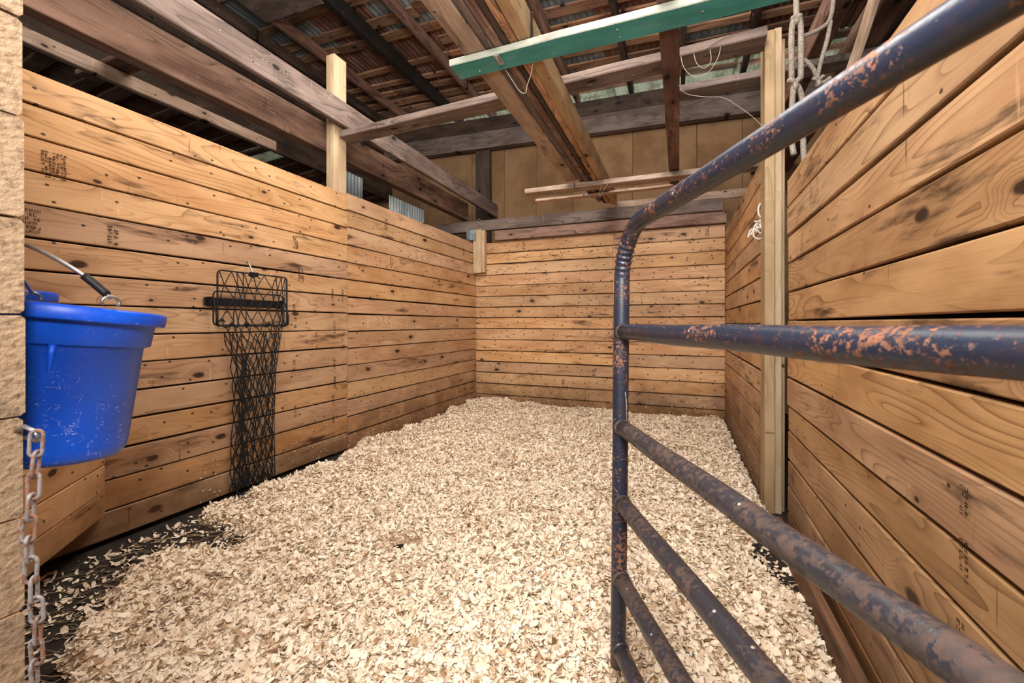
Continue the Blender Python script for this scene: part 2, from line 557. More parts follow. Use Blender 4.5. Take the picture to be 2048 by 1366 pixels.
def plank_wall(name, label, mat, rows, spans, face, axis, out, T=0.036, gap=0.0090, proud=0.003):
    """rows: list of (z0, z1); spans: function(row index) -> list of (s0, s1) along the axis.
    face = coordinate of the finished face, axis 'y' or 'x', out = +1/-1 side the face looks to."""
    root = tag(empty(name), label, kind='structure')
    for i, (z0, z1) in enumerate(rows):
        for (s0, s1) in spans(i):
            d = face + out * (random.uniform(-proud, proud)) - out * T / 2
            zc, sc = (z0 + z1) / 2, (s0 + s1) / 2
            g = gap * random.choice((0.6, 0.8, 1.0, 1.0, 1.5))
            L = s1 - s0 - 0.003
            n = max(2, int(L / 0.6))
            tilt = random.uniform(-1, 1) * 0.0012
            if axis == 'y':
                lx = (0, out, tilt)
                o = board('plank', mat, (d, sc, zc), lx, (0, 0, 1), L, z1 - z0 - g, T, root, n=n)
            else:
                lx = (-out, 0, tilt)
                o = board('plank', mat, (sc, d, zc), lx, (0, 0, 1), L, z1 - z0 - g, T, root, n=n)
    return root


def rows_from(top, pitch, n):
    r, z = [], top
    for i in range(n):
        p = pitch * random.uniform(0.975, 1.025)
        r.append((z - p, z))
        z -= p
    return r


# left wall: near run of boards and far run, butted on the post line
rowsA = rows_from(2.175, 0.1492, 15)
rowsB = rows_from(2.185, 0.1500, 15)
wl = plank_wall('wall_left', 'left stall wall of horizontal pine planks', PINE, rowsA, lambda i: [(0.2, 2.811)], XL, 'y', 1)
for i, (z0, z1) in enumerate(rowsB):
    g = 0.0090 * random.choice((0.6, 0.8, 1.0, 1.5))
    board('plank', PINE, (XL + 0.003 - 0.018 + random.uniform(-.002, .002), (2.815 + YB) / 2, (z0 + z1) / 2), (0, 1, random.uniform(-.001, .001)),
          (0, 0, 1), YB - 2.815, z1 - z0 - g, 0.036, wl, n=4)
link('light_stop', mesh('light_stop', *box_data((XL - 0.056, 2.75, 1.03), (0.012, 5.1, 2.18))), GAPD, wl)  # added dark sheet behind the planks, blackens the gaps and blocks light leaks

# back wall
rowsC = rows_from(2.180, 0.1505, 15)


def back_spans(i):
    if i in (3, 9):
        return [(XL, XR)]
    j = -0.77 + random.uniform(-0.03, 0.03) * (i % 3 == 0)
    return [(XL, j), (j, XR)]


wb = plank_wall('wall_back', 'back stall wall of horizontal pine planks', PINE_B, rowsC, back_spans, YB, 'x', -1)
link('light_stop', mesh('light_stop', *box_data(((XL + XR) / 2, YB + 0.056, 1.02), (3.15, 0.012, 2.2))), GAPD, wb)

# right wall, far run and near run
rowsD = rows_from(2.095, 0.1500, 15)
wr = plank_wall('wall_right', 'right stall wall of horizontal pine planks', PINE_R, rowsD, lambda i: [(2.995, YB)], XR, 'y', -1)
link('light_stop', mesh('light_stop', *box_data((XR + 0.046, 4.14, 1.0), (0.012, 2.26, 2.12))), GAPD, wr)
zs = [1.800, 1.655, 1.508, 1.363, 1.2125, 1.066, 0.918, 0.771, 0.620, 0.492, 0.342, 0.205, 0.070, -0.060]
wrn = tag(empty('wall_right_near'), 'near right stall wall of wide clear pine planks', kind='structure')
WSK = Vector((-0.0141, -1, 0)).normalized()


def xnear(y):
    return XN + 0.0141 * (y - 0.91)


for a, b in zip(zs, zs[1:]):
    g = 0.0085 * random.choice((0.5, 0.8, 1.0, 1.0, 1.5))
    yc, Lw = 1.05, 3.0
    board('plank', PINE_R, (xnear(yc) + 0.018 + random.uniform(-.003, .003), yc, (a + b) / 2), WSK + Vector((0, 0, random.uniform(-.0015, .0015))), (0, 0, 1), Lw, a - b - g, 0.036, wrn, n=6)
bk = link('light_stop', mesh('light_stop', *box_data((0, 0, 0), (3.0, 1.8, 0.012))), GAPD, wrn)
bk.matrix_basis = frame((xnear(1.07) + 0.046, 1.07, 0.86), WSK, (0, 0, 1))

# kick board along the foot of the right wall
kb = board('baseboard_right', KICK, (0.478, 1.15, -0.005), (0, -1, 0), (0, 0, 1), 2.7, 0.115, 0.03, n=6)
tag(kb, 'low dirty kick board along the foot of the near right wall', kind='structure')

# front wall stub, seen end on at the left edge of the picture
wf = tag(empty('wall_front'), 'front stall wall whose rough sawn plank ends show at the door opening', kind='structure')
zf = [2.36, 2.215, 2.06, 1.91, 1.765, 1.64, 1.512, 1.364, 1.21, 1.063, 0.908, 0.755, 0.615, 0.47, 0.32, 0.17, 0.02, -0.06]
for a, b in zip(zf, zf[1:]):
    e = -0.925 + random.uniform(-0.006, 0.002)
    board('plank', [PINE, END], ((e - 2.71) / 2, 0.284 + random.uniform(-.002, .002), (a + b) / 2), (1, 0, 0), (0, 0, 1), e + 2.71, a - b - 0.003, 0.05, wf,
          n=3, end_mat=True, ch=0.005)

# corner boards set diagonally between left wall and front wall
dg = tag(empty('diagonal_corner_panel'), 'slanted panel of pine boards across the front left corner under the blue buckets', 'panel')
p0, p1 = Vector((-2.662, 1.15, 0)), Vector((-1.87, 0.335, 0))
dl = (p1 - p0).length
dx = (p0 - p1).normalized()
for k, (z0, z1) in enumerate([(0.095, 0.215), (0.218, 0.345), (0.349, 0.478), (0.482, 0.61), (0.614, 0.74), (0.744, 0.87), (0.874, 1.0)]):
    c = (p0 + p1) / 2
    board('plank', PINE, (c.x, c.y, (z0 + z1) / 2), dx, (0, 0, 1), dl, z1 - z0, 0.03, dg, n=2)

# outer barn walls beyond the stall
wt = tag(empty('wall_barn_rear'), 'tan panelled barn wall behind the back partition', kind='structure')
xs = [-6.4, -5.6, -4.75, -3.95, -3.12, -2.55, -2.02, -1.45, -0.6, 0.22, 0.75, 1.6, 2.4, 3.3]
for a, b in zip(xs, xs[1:]):
    board('panel', TAN, ((a + b) / 2, 6.02, 2.05), (0, 0, 1), (-1, 0, 0), 4.24, b - a - 0.004, 0.02, wt, n=1, ch=0.003, wob=0.002)
link('light_stop', mesh('light_stop', *box_data((-1.5, 6.06, 2.1), (10.2, 0.02, 4.3))), GAPD, wt)  # sheet added to keep sky light out of the panel gaps
wo = tag(empty('wall_barn_left'), 'dark boarded outer barn wall beyond the left stall wall', kind='structure')
for k in range(18):
    board('plank', DARKW, (-6.45, 1.3, 0.08 + k * 0.25), (0, 1, 0), (0, 0, 1), 10.2, 0.24, 0.03, wo, n=3)
link('light_stop', mesh('light_stop', *box_data((-6.48, 1.3, 2.25), (0.02, 10.3, 4.6))), GAPD, wo)  # sheet added behind the outer boards to shut out slits of light
wq = tag(empty('wall_barn_right'), 'dark boarded outer barn wall beyond the right stall wall', kind='structure')
for k in range(18):
    board('plank', DARKW, (3.4, 1.3, 0.08 + k * 0.25), (0, -1, 0), (0, 0, 1), 10.2, 0.24, 0.03, wq, n=3)

link('light_stop', mesh('light_stop', *box_data((3.43, 1.3, 2.25), (0.02, 10.3, 4.6))), GAPD, wq)  # added light blocker behind the right outer boards

# ------------------------------------------------------------------ roof
roof = tag(empty('ceiling', (-1.0, 0, 4.25)), 'open barn roof of dark rafters, brown laths and rusted corrugated sheets', kind='structure')
roof.rotation_euler = (0, 0.035, 0)
RX = [-4.62, -4.62, -4.15, -3.36, -2.76, -2.08, -1.37, -0.62, 0.05, 0.75, 1.45, 2.1, 2.8]
for i, xx in enumerate(RX):
    if i == 0:
        continue
    m = BLACKW if i == 3 else (BROWN if i in (2, 4, 6) else (PLANK if i == 6 else DARKW))
    wd = 0.09 if i == 3 else 0.055
    hh = 0.17 if i == 3 else 0.13
    y1 = random.uniform(6.02, 6.12)
    board('rafter', m, (xx + 1.0, (1.2 + y1) / 2 - 1.5, hh / 2), (0, 1, random.uniform(-.002, .002)), (-1, 0, 0), y1 - 1.2 + 3.0, wd, hh, roof, n=4, ch=0.006, wob=0.004)
board('patch_board', GREYW, (-3.78 + 1.0, 3.05, -0.005), (1, 0, 0), (0, 1, 0), 0.82, 0.34, 0.02, roof, n=2, wob=0.004)
yy = -2.6
while yy < 6.1:
    wd = random.uniform(0.085, 0.15)
    x0 = -4.7
    while x0 < 3.2:
        x1 = min(3.3, x0 + random.choice((0.68, 1.35, 2.0, 2.7)) + random.uniform(-0.05, 0.05))
        if not (random.random() < 0.10 and yy > 1.5):
            board('lath', LATH, ((x0 + x1) / 2 + 1.0, yy + random.uniform(-.02, .02), 0.183 + random.uniform(-.004, .004)), (1, random.uniform(-.03, .03), 0), (0, 1, 0),
                  x1 - x0 - 0.02, wd, 0.024, roof, n=3, ch=0.003, wob=0.006)
        x0 = x1
    yy += wd + random.choice((0.04, 0.08, 0.11, 0.17, 0.22))


def corrugated(name, wd, L, mat, parent, pitch=0.072, amp=0.009, per=6):
    n = int(wd / pitch * per)
    v, f = [], []
    for j in range(3):
        for i in range(n + 1):
            xx = wd * i / n
            v.append((xx - wd / 2, -L / 2 + L * j / 2, amp * math.sin(2 * PI * xx / pitch)))
    for j in range(2):
        for i in range(n):
            a = j * (n + 1) + i
            f.append((a, a + 1, a + n + 2, a + n + 1))
    return link(name, mesh(name, v, f, True), mat, parent)


proto = {}
for ix in range(11):
    for iy, (ya, yb) in enumerate(((-3.0, -0.2), (-0.25, 2.25), (2.2, 4.1), (4.05, 5.72), (5.66, 6.75))):
        key = (iy, ix)
        m = RUST_SHEET
        if iy == 4:
            m = CLEAR
        elif key in ((2, 2), (3, 4), (2, 0), (3, 6), (2, 7)):
            m = ZINC
        k2 = (iy, m.name)
        nm = 'clear_roof_sheet' if m is CLEAR else 'roof_sheet'
        if k2 not in proto:
            o = corrugated(nm, 0.82, yb - ya, m, roof, amp=0.016 if m is CLEAR else 0.010)
            proto[k2] = o.data
        else:
            o = link(nm, proto[k2], m, roof)
        o.location = (-4.4 + ix * 0.78 + 1.0, (ya + yb) / 2, 0.212 + 0.004 * (ix % 2) + 0.003 * (iy % 2))

# low lean-to roof beyond the left wall
lean = tag(empty('ceiling_lean_to', (-4.7, 0, 3.16)), 'low dark lean-to roof of laths and sheets beyond the left wall', kind='structure')
lean.rotation_euler = (0, -0.06, 0)
for k in range(5):
    board('plank', DARKW, (0.0, 1.7, 0.16 + k * 0.26), (0, 1, 0), (0, 0, 1), 9.4, 0.25, 0.03, lean, n=3)
for xx in (-0.55, -1.15, -1.7):
    board('rafter', DARKW, (xx, 2.2, 0.0), (0, 1, 0), (-1, 0, 0), 7.6, 0.06, 0.11, lean, n=4, wob=0.005)
yy = -1.0
while yy < 6.0:
    wd = random.uniform(0.09, 0.16)
    x0 = -1.82
    while x0 < -0.05:
        x1 = min(-0.02, x0 + random.choice((0.5, 0.9, 1.8)))
        if random.random() > 0.12:
            board('lath', BROWN if random.random() < 0.6 else LATH, ((x0 + x1) / 2, yy + random.uniform(-.02, .02), 0.072), (1, random.uniform(-.03, .03), 0), (0, 1, 0), x1 - x0 - 0.02, wd, 0.024, lean, n=2, ch=0.003, wob=0.006)
        x0 = x1
    yy += wd + random.choice((0.06, 0.12, 0.2, 0.26))
for ix in range(3):
    for (ya, yb) in ((-1.5, 1.2), (1.15, 3.6), (3.95, 6.3)):
        o = corrugated('roof_sheet', 0.66, yb - ya, RUST_SHEET, lean)
        o.location = (-0.33 - ix * 0.6, (ya + yb) / 2, 0.10 + 0.004 * (ix % 2))
o = corrugated('clear_roof_sheet', 1.86, 0.5, CLEAR, lean, amp=0.014)
o.location = (-0.93, 3.78, 0.104)

# ------------------------------------------------------------------ timbers over the stall


def timber(name, label, cat, mat, origin, lx, wy, L, Wd, T, group=None, n=5, ch=0.006, wob=0.003):
    o = board(name, mat, origin, lx, wy, L, Wd, T, n=n, ch=ch, wob=wob)
    return tag(o, label, cat, group)


def nails(parent, pts, nrm, r=0.004):
    """small nail heads, a part of the timber they sit in; points in world space"""
    inv = parent.matrix_basis.inverted()
    for p in pts:
        a = inv @ Vector(p)
        d = (inv.to_3x3() @ Vector(nrm)).normalized()
        v, f = tube_data([a - d * 0.01, a + d * 0.003, a + d * 0.0031, a + d * 0.006], [r * .5, r * .5, r, r * .9], 7)
        link('nail', mesh('nail', v, f), NAIL, parent)


# long joist pair on the left
ub = timber('joist', 'greyed upper joist running along the left wall in front of the tall pale post', 'beam', GREYW,
            (-2.652, 3.05, 2.826), (0, 1, -0.008), (0, 0, 1), 5.75, 0.2, 0.045, n=7)
nails(ub, [(-2.6295, y, 2.83 + random.uniform(-.07, .07)) for y in (1.7, 1.9, 2.2, 2.45, 2.7, 2.72, 3.3, 3.7, 4.4, 5.1)], (1, 0, 0))
lb = timber('joist', 'red-brown lower joist running along the left wall behind the tall pale post', 'beam', BROWN,
            (-2.91, 2.6, 2.68), (0, 1, 0), (0, 0, 1), 5.6, 0.25, 0.1, n=7)
timber('joist', 'dusty light brown joist low over the top edge of the left wall', 'beam', PLANK,
       (-3.42, 1.15, 2.665), (0, 1, -0.004), (0, 0, 1), 3.1, 0.09, 0.05, n=6)
timber('brace', 'short brown cross brace between the joists beyond the left wall', 'brace', BROWN,
       (-3.36, 1.56, 2.735), (1, 0.02, 0), (0, 1, 0), 0.78, 0.14, 0.03, n=2)
timber('joist', 'outermost dark joist beyond the left wall', 'beam', DARKW, (-4.2, 3.0, 2.62), (0, 1, 0), (1, 0, 0), 6.0, 0.14, 0.06)

# header timbers on top of the back partition
hd = timber('header_beam', 'upper grey header timber lying along the top of the back wall', 'beam', GREYW, (-1.42, 5.245, 2.405), (1, 0, -0.005), (0, 0, 1), 3.75, 0.145, 0.09, n=6)
timber('header_beam', 'lower dark brown header timber resting on the top plank of the back wall', 'beam', BROWN, (-0.93, 5.262, 2.257), (1, 0, -0.004), (0, 0, 1), 2.85, 0.135, 0.08, n=6)
timber('sill_plank', 'pale worn plank standing on the header behind the stored lumber', 'plank', PLANK, (0.0, 5.33, 2.53), (1, 0, 0), (0, 0, 1), 1.5, 0.10, 0.03)

# eave beams along the rear barn wall
ang = -0.038
timber('eave_beam', 'upper dark eave beam under the translucent roof strip', 'beam', DARKW, (-1.4, 5.93, 4.125), (1, 0, ang), (0, 0, 1), 9.6, 0.22, 0.08, n=8, wob=0.006)
timber('eave_beam', 'lower dusty grey eave beam along the top of the tan rear wall', 'beam', GREYW, (-1.4, 5.90, 3.865), (1, 0, ang), (0, 0, 1), 9.6, 0.26, 0.12, n=8, wob=0.006)

# posts
tp = tag(empty('tall_post', (-2.752, 2.77, 0)), 'tall pale double stud post rising above the left wall', 'post')
for (cx, sx) in ((-2.731, 0.04), (-2.777, 0.045)):
    board('stud', POST, (cx + 2.752, 0, 1.64), (0, 0, 1), (0, 1, 0), 3.4, 0.14, sx, tp, n=4, ch=0.003)
rp = tag(empty('stud_post', (0.515, 2.9, 0)), 'upright double stud post between the far and near right walls', 'post')
board('stud', POSTG, (-0.019, 0, 1.355), (0, 0, 1), (0, -1, 0), 2.84, 0.14, 0.052, rp, n=4, ch=0.003)
board('stud', POST, (0.026, 0.01, 1.36), (0, 0, 1), (0, -1, 0), 2.85, 0.14, 0.034, rp, n=4, ch=0.003)
board('stud', POSTG, (0.055, 0.05, 1.335), (0, 0, 1), (0, -1, 0), 2.80, 0.14, 0.022, rp, n=4, ch=0.003)
st = timber('wall_stud', 'dark rough stud standing against the tan rear wall', 'post', DARKW, (-2.88, 5.95, 1.85), (0, 0, 1), (1, 0, 0), 3.86, 0.24, 0.09)

# corner block at the back left corner
cb = tag(empty('corner_block', (-2.575, 5.205, 1.75)), 'short pale wooden block nailed into the back left corner of the stall', 'block')
b1 = board('block_board', POST, (-0.03, 0.0, 0.305), (0, 0, 1), (-1, 0, 0), 0.60, 0.12, 0.07, cb, n=2)
b2 = board('block_board', POST, (0.058, 0.006, 0.30), (0, 0, 1), (-1, 0, 0), 0.58, 0.05, 0.075, cb, n=2)

# cross ties and planks that carry the stored lumber
timber('cross_tie', 'long weathered cross tie reaching from the tall left post to the right post', 'beam', GREYW, (-1.115, 2.81, 2.692), (1, -0.008, 0.012), (0, 1, 0), 3.16, 0.16, 0.056, n=7)
timber('cross_tie', 'short weathered cross tie right of the lone overhead plank', 'beam', GREYW, (0.66, 3.52, 2.86), (1, 0, 0), (0, 1, 0), 1.42, 0.15, 0.05)
gb = timber('green_plank', 'green painted plank with pale front edge slung under the stored lumber', 'plank', GREEN, (-0.1, 2.065, 2.481), (1, 0.012, 0), (0, 1, 0), 2.14, 0.142, 0.038, n=7, ch=0.004)
nails(gb, [(-0.885, 2.05, 2.4615), (-0.27, 2.09, 2.4615), (-0.275, 2.035, 2.4615), (-1.03, 2.08, 2.4615), (0.1, 2.06, 2.4615)], (0, 0, -1), 0.005)
v, f = merge([box_data((-0.865 + 0.965, -0.0, -0.001), (0.001, 0.001, 0.001))])
hk = link('hook', mesh('hook', *merge([box_data((-0.79, -0.03, -0.024), (0.03, 0.08, 0.01)), tube_data([(-0.79, -0.07, -0.028), (-0.79, -0.05, -0.036), (-0.785, 0.0, -0.034)], 0.005, 8)])), NAIL, gb)
timber('carrier_plank', 'brown plank slung crosswise under the far end of the stored lumber', 'plank', PLANK, (-0.43, 4.29, 2.473), (1, 0.02, 0), (0, 1, 0), 2.22, 0.15, 0.05, n=6)
timber('carrier_plank', 'splintered thin plank lying crosswise behind the brown carrier plank', 'plank', PLANK, (-0.8, 4.63, 2.485), (1, 0, 0), (0, 1, 0), 1.5, 0.08, 0.028, n=6, wob=0.006)

# stored lumber lying overhead, each board a thing
LUM = [(-1.020, 0.125, 0.07, 1.0, 4.15, 2.538, PLANK, 'leftmost thick pale board of the overhead lumber stack'),
       (-0.930, 0.040, 0.09, 0.9, 4.80, 2.549, GREYW, 'greyed narrow board second from the left in the overhead lumber stack'),
       (-0.880, 0.045, 0.05, 1.1, 5.00, 2.529, BROWN, 'dark brown board in the middle of the overhead lumber stack'),
       (-0.836, 0.032, 0.12, 0.8, 5.08, 2.564, DARKW, 'thin dark board set on edge in the overhead lumber stack'),
       (-0.795, 0.042, 0.09, 0.9, 5.10, 2.549, LATH, 'red-brown board second from the right in the overhead lumber stack'),
       (-0.735, 0.068, 0.14, 0.7, 5.16, 2.574, YELLOW, 'rightmost light yellow board of the overhead lumber stack')]
for (cx, wd, hh, y0, y1, zc, mm, lab) in LUM:
    timber('lumber', lab, 'board', mm, (cx, (y0 + y1) / 2, zc), (0, 1, 0), (-1, 0, 0), y1 - y0, wd, hh, 'stored lumber over the stall', n=6)
timber('lumber', 'lone overhead plank lying apart right of the lumber stack', 'board', BROWN, (-0.045, 2.75, 2.524), (0, 1, 0), (-1, 0, 0), 3.95, 0.095, 0.04, None, n=6)

# joists over the space right of the stall
timber('side_joist', 'dark joist nearest the right wall top under the roof', 'beam', BROWN, (0.88, 3.2, 2.98), (0, 1, 0), (-1, 0, 0), 5.4, 0.11, 0.16)
timber('side_joist', 'broad brown joist beyond the right wall top', 'beam', BROWN, (1.16, 3.2, 2.98), (0, 1, 0), (-1, 0, 0), 5.4, 0.14, 0.16)
timber('side_joist', 'farthest dark joist beyond the right wall top', 'beam', DARKW, (1.6, 3.2, 3.0), (0, 1, 0), (-1, 0, 0), 5.4, 0.12, 0.16)
timber('diagonal_brace', 'tan slanted brace board beside the hanging rope', 'brace', PLANK, (0.952, 2.75, 2.74), (0.0, -0.83, 0.5), (0, 0, 1), 0.9, 0.1, 0.03)
timber('cross_rail', 'dark rail over the hanging rope right of the stud post', 'beam', DARKW, (1.1, 2.84, 3.105), (1, 0, 0), (0, 1, 0), 1.5, 0.1, 0.05)

# corrugated scraps standing behind the left wall
for (x, y, z, wd, L, lab) in ((-2.95, 4.05, 1.20, 0.66, 2.52, 'crinkled grey metal sheet standing behind the left wall near the corner'),
                              (-3.3, 3.5, 1.31, 0.4, 2.74, 'narrow grey metal sheet behind the left wall beside the tall post')):
    o = corrugated('metal_sheet', wd, L, ZINC, None, pitch=0.05, amp=0.006)
    o.matrix_basis = frame((x, y, z), (0, 1, 0), (0, 0, 1))
    tag(o, lab, 'sheet')
o = link('metal_flashing', mesh('metal_flashing', *merge([box_data((-2.66, 5.15, 2.28), (0.10, 0.004, 0.14)), box_data((-2.712, 5.11, 2.28), (0.004, 0.08, 0.14))])), ZINC)
tag(o, 'small bent grey flashing behind the corner block', 'flashing')

# ------------------------------------------------------------------ the gate
G0 = Vector((-0.155, 1.231, 0))
GD = Vector((0.4593, -0.888, 0)).normalized()
GL = 1.33
gate = tag(empty('stall_gate', tuple(G0)), 'blue-black tubular steel gate with rust patches standing open into the stall', 'gate')
R = 0.0222


def gp(s, z):
    q = GD * s
    lean = (z - 1.0) * 0.010
    return Vector((q.x + lean * 0.9, q.y + lean * 0.3, z))


BR, ZT, ZB = 0.15, 1.318, 0.062
pts, rad = [], []
for k in range(15):
    pts.append(gp(0, ZB + (ZT - BR - ZB) * k / 14)); rad.append(R)
NB = 84
for k in range(1, NB):
    a = PI / 2 * k / NB
    pts.append(gp(BR - BR * math.cos(a), ZT - BR + BR * math.sin(a)))
    q = k / NB
    wr_ = math.exp(-((q - 0.36) / 0.24) ** 4)
    rad.append(R * (1 + 0.085 * wr_ * math.sin(2 * PI * q * 13) - 0.01))
for k in range(21):
    pts.append(gp(BR + (GL - 2 * BR) * k / 20, ZT)); rad.append(R)
for k in range(1, 13):
    a = PI / 2 * k / 12
    pts.append(gp(GL - BR + BR * math.sin(a), ZT - BR + BR * math.cos(a))); rad.append(R)
for k in range(1, 15):
    pts.append(gp(GL, ZT - BR - (ZT - BR - ZB) * k / 14)); rad.append(R)
tube('frame_tube', pts, rad, PIPE, gate, seg=24)
for i, z in enumerate((1.026, 0.752, 0.538, 0.321, 0.12)):
    tube('rail', [gp(0.008 + (GL - 0.016) * k / 16, z + 0.0012 * math.sin(k * 1.3 + i)) for k in range(17)], R, PIPE if i < 1 else PIPE_R, gate, seg=22)
    for s in (0.0, GL):
        sg = 1 if s == 0 else -1
        tube('weld_collar', [gp(s + sg * 0.015, z), gp(s + sg * 0.021, z), gp(s + sg * 0.027, z)], [R + 0.0035, R + 0.003, R], PIPE_R, gate, seg=20)
tube('string', [gp(0.024, 0.855) + Vector((.004, .004, 0)), gp(0.028, 0.82) + Vector((.006, .006, 0)), gp(0.036, 0.772) + Vector((.004, .004, 0))], 0.0014, ROPE, gate, seg=6)
for z in (0.25, 1.1):
    tube('hinge', [gp(GL - 0.03, z), gp(GL + 0.05, z)], 0.012, PIPE_R, gate, seg=10)

# ------------------------------------------------------------------ buckets


def bucket(name, label, loc, rt, rb, H, rx, ry, rz, bail=True):
    root = tag(empty(name, loc), label, 'bucket', 'blue feed buckets')
    root.rotation_euler = (rx, ry, rz)
    lip = 0.027
    prof = [(0.0, -H + 0.006), (rb * 0.8, -H + 0.004), (rb * 0.95, -H + 0.002), (rb, -H + 0.012), (rb + 0.002, -H + 0.03),
            (rt - 0.030, -0.075), (rt - 0.0255, -0.0735), (rt - 0.019, -0.070), (rt - 0.0165, -0.030), (rt - 0.015, -lip - 0.001), (rt - 0.001, -lip), (rt, -lip + 0.003), (rt + 0.001, -0.006),
            (rt - 0.003, -0.001), (rt - 0.010, 0.0), (rt - 0.016, -0.004), (rt - 0.022, -0.02), (rt - 0.036, -0.075), (rb - 0.004, -H + 0.02), (0.0, -H + 0.012)]
    seg = 64
    v, f = [], []
    for (r, z) in prof:
        for k in range(seg):
            a = 2 * PI * k / seg
            x, y = r * math.cos(a), r * math.sin(a)
            fl_ = -0.86 * (r if r < rt else rt)
            y = max(y, fl_)          # flat back towards the wall
            v.append((x, y, z))
    for i in range(len(prof) - 1):
        for k in range(seg):
            k2 = (k + 1) % seg
            f.append((i * seg + k, i * seg + k2, (i + 1) * seg + k2, (i + 1) * seg + k))
    me = mesh('shell', v, f, True)
    link('shell', me, BLUE, root)
    # moulded ribs under the band
    for a in (-0.45, 2.2, 3.6):
        ca, sa = math.cos(a), math.sin(a)
        r1, r2 = rt - 0.0265, rt - 0.0265 - (rt - rb) * 0.19
        v, f = tube_data([(r1 * ca, r1 * sa, -0.072), (r1 * ca * .998, r1 * sa * .998, -0.09), (r2 * ca, r2 * sa, -0.122), ((r2 - .004) * ca, (r2 - .004) * sa, -0.126)],
                         [0.005, 0.0042, 0.0032, 0.002], 8)
        link('rib', mesh('rib', v, f, True), BLUE, root)
    if not bail:
        tube('hanger', [(0, -0.08, -0.05), (0, -0.16, -0.05), (0, -0.26, -0.05)], 0.008, STEEL, root, seg=8)
    if bail:
        ears = []
        for sx in (-1, 1):
            e = Vector((sx * (rt - 0.006), 0.0, 0.004))
            ears.append(e)
            pts = [e + Vector((0, 0.013 * math.cos(t), 0.008 + 0.011 * math.sin(t))) for t in np.linspace(-0.6, PI + 0.6, 10)]
            tube('ear', pts, 0.0026, STEEL, root, seg=8)
        top = Vector((0.0, -0.115, 0.105))
        c0, c1 = ears[1] + Vector((0, 0, 0.016)), ears[0] + Vector((0, 0, 0.016))
        path = spline([c0, c0.lerp(top, 0.33) + Vector((0.018, 0, 0.012)), c0.lerp(top, 0.72) + Vector((0.02, 0, 0.014)), top,
                       c1.lerp(top, 0.72) + Vector((-0.02, 0, 0.014)), c1.lerp(top, 0.33) + Vector((-0.018, 0, 0.012)), c1], 8)
        b = tube('bail', path, 0.0036, STEEL, root, seg=10)
        n = len(path)
        for rngi in (path[1:8],):
            tube('sleeve', rngi, 0.0068, BLACKM, b, seg=10)
    return root


bucket('bucket', 'scratched blue plastic bucket with wire bail hung by the front wall', (-1.13, 0.437, 1.085), 0.153, 0.119, 0.292, -0.105, 0.052, 0.0)
bucket('bucket', 'blue bucket mostly hidden behind the scratched bucket, only its rim showing', (-1.70, 0.50, 1.138), 0.129, 0.10, 0.25, 0.0, 0.0, PI / 4 * -1, bail=False)
hook = tag(empty('bucket_hook', (-1.13, 0.311, 1.195)), 'steel screw hook in the front wall that holds the bucket bail', 'hook')
tube('screw_eye', [(0, -0.005, 0.05), (0, 0.012, 0.05), (0, 0.028, 0.04), (0, 0.030, 0.02), (0, 0.018, 0.008), (0, 0.006, 0.014)], 0.004, STEEL, hook, seg=8)

# ------------------------------------------------------------------ chain at the door opening
ch = tag(empty('door_chain', (-0.892, 0.302, 0.885)), 'rusted steel chain hanging from the end of the front wall', 'chain')


def link_mesh(Lk=0.0385, wk=0.0138, r=0.0025):
    s = (Lk - wk) / 2
    pts = []
    for k in range(9):
        a = PI * k / 8
        pts.append((wk / 2 * math.cos(a) * 1.0, 0, s + wk / 2 * math.sin(a)))
    for k in range(9):
        a = PI + PI * k / 8
        pts.append((wk / 2 * math.cos(a), 0, -s + wk / 2 * math.sin(a)))
    v, f = tube_data(pts, r, 8, closed=True)
    return mesh('link', v, f, True)


lm = link_mesh()
for k in range(20):
    o = link('link', lm, CHAINM, ch)
    sway = 0.0012 * math.sin(k * 0.9)
    o.location = (0.012 + sway + 0.0004 * k, 0.004 * math.cos(k * 0.7), -0.012 - 0.0305 * k)
    base = 0.15 if k % 2 == 0 else PI / 2 + 0.25
    o.rotation_euler = (random.uniform(-.06, .06), random.uniform(-.06, .06), base + random.uniform(-.12, .12) + 0.6)
tube('staple', [(-0.045, 0, -0.002), (-0.012, 0, 0.012), (0.006, 0.004, 0.006), (0.013, 0.006, -0.004), (0.004, 0.008, -0.010), (-0.04, 0.01, -0.010)], 0.003, STEEL, ch, seg=8)

# ------------------------------------------------------------------ hay net on the left wall
hn = tag(empty('hay_net', (XL, 1.9, 1.2)), 'black hay net with wire frame hanging on the left wall', 'hay net')


def hv(x, y, z):
    return (x, y - 1.9, z - 1.2)


def rrect(x, y0, y1, z0, z1, r=0.025, n=5):
    pts = []
    for (cy, cz, a0) in ((y1 - r, z1 - r, 0), (y0 + r, z1 - r, PI / 2), (y0 + r, z0 + r, PI), (y1 - r, z0 + r, 1.5 * PI)):
        for k in range(n):
            a = a0 + PI / 2 * k / (n - 1)
            pts.append(hv(x, cy + r * math.cos(a), cz + r * math.sin(a)))
    return pts


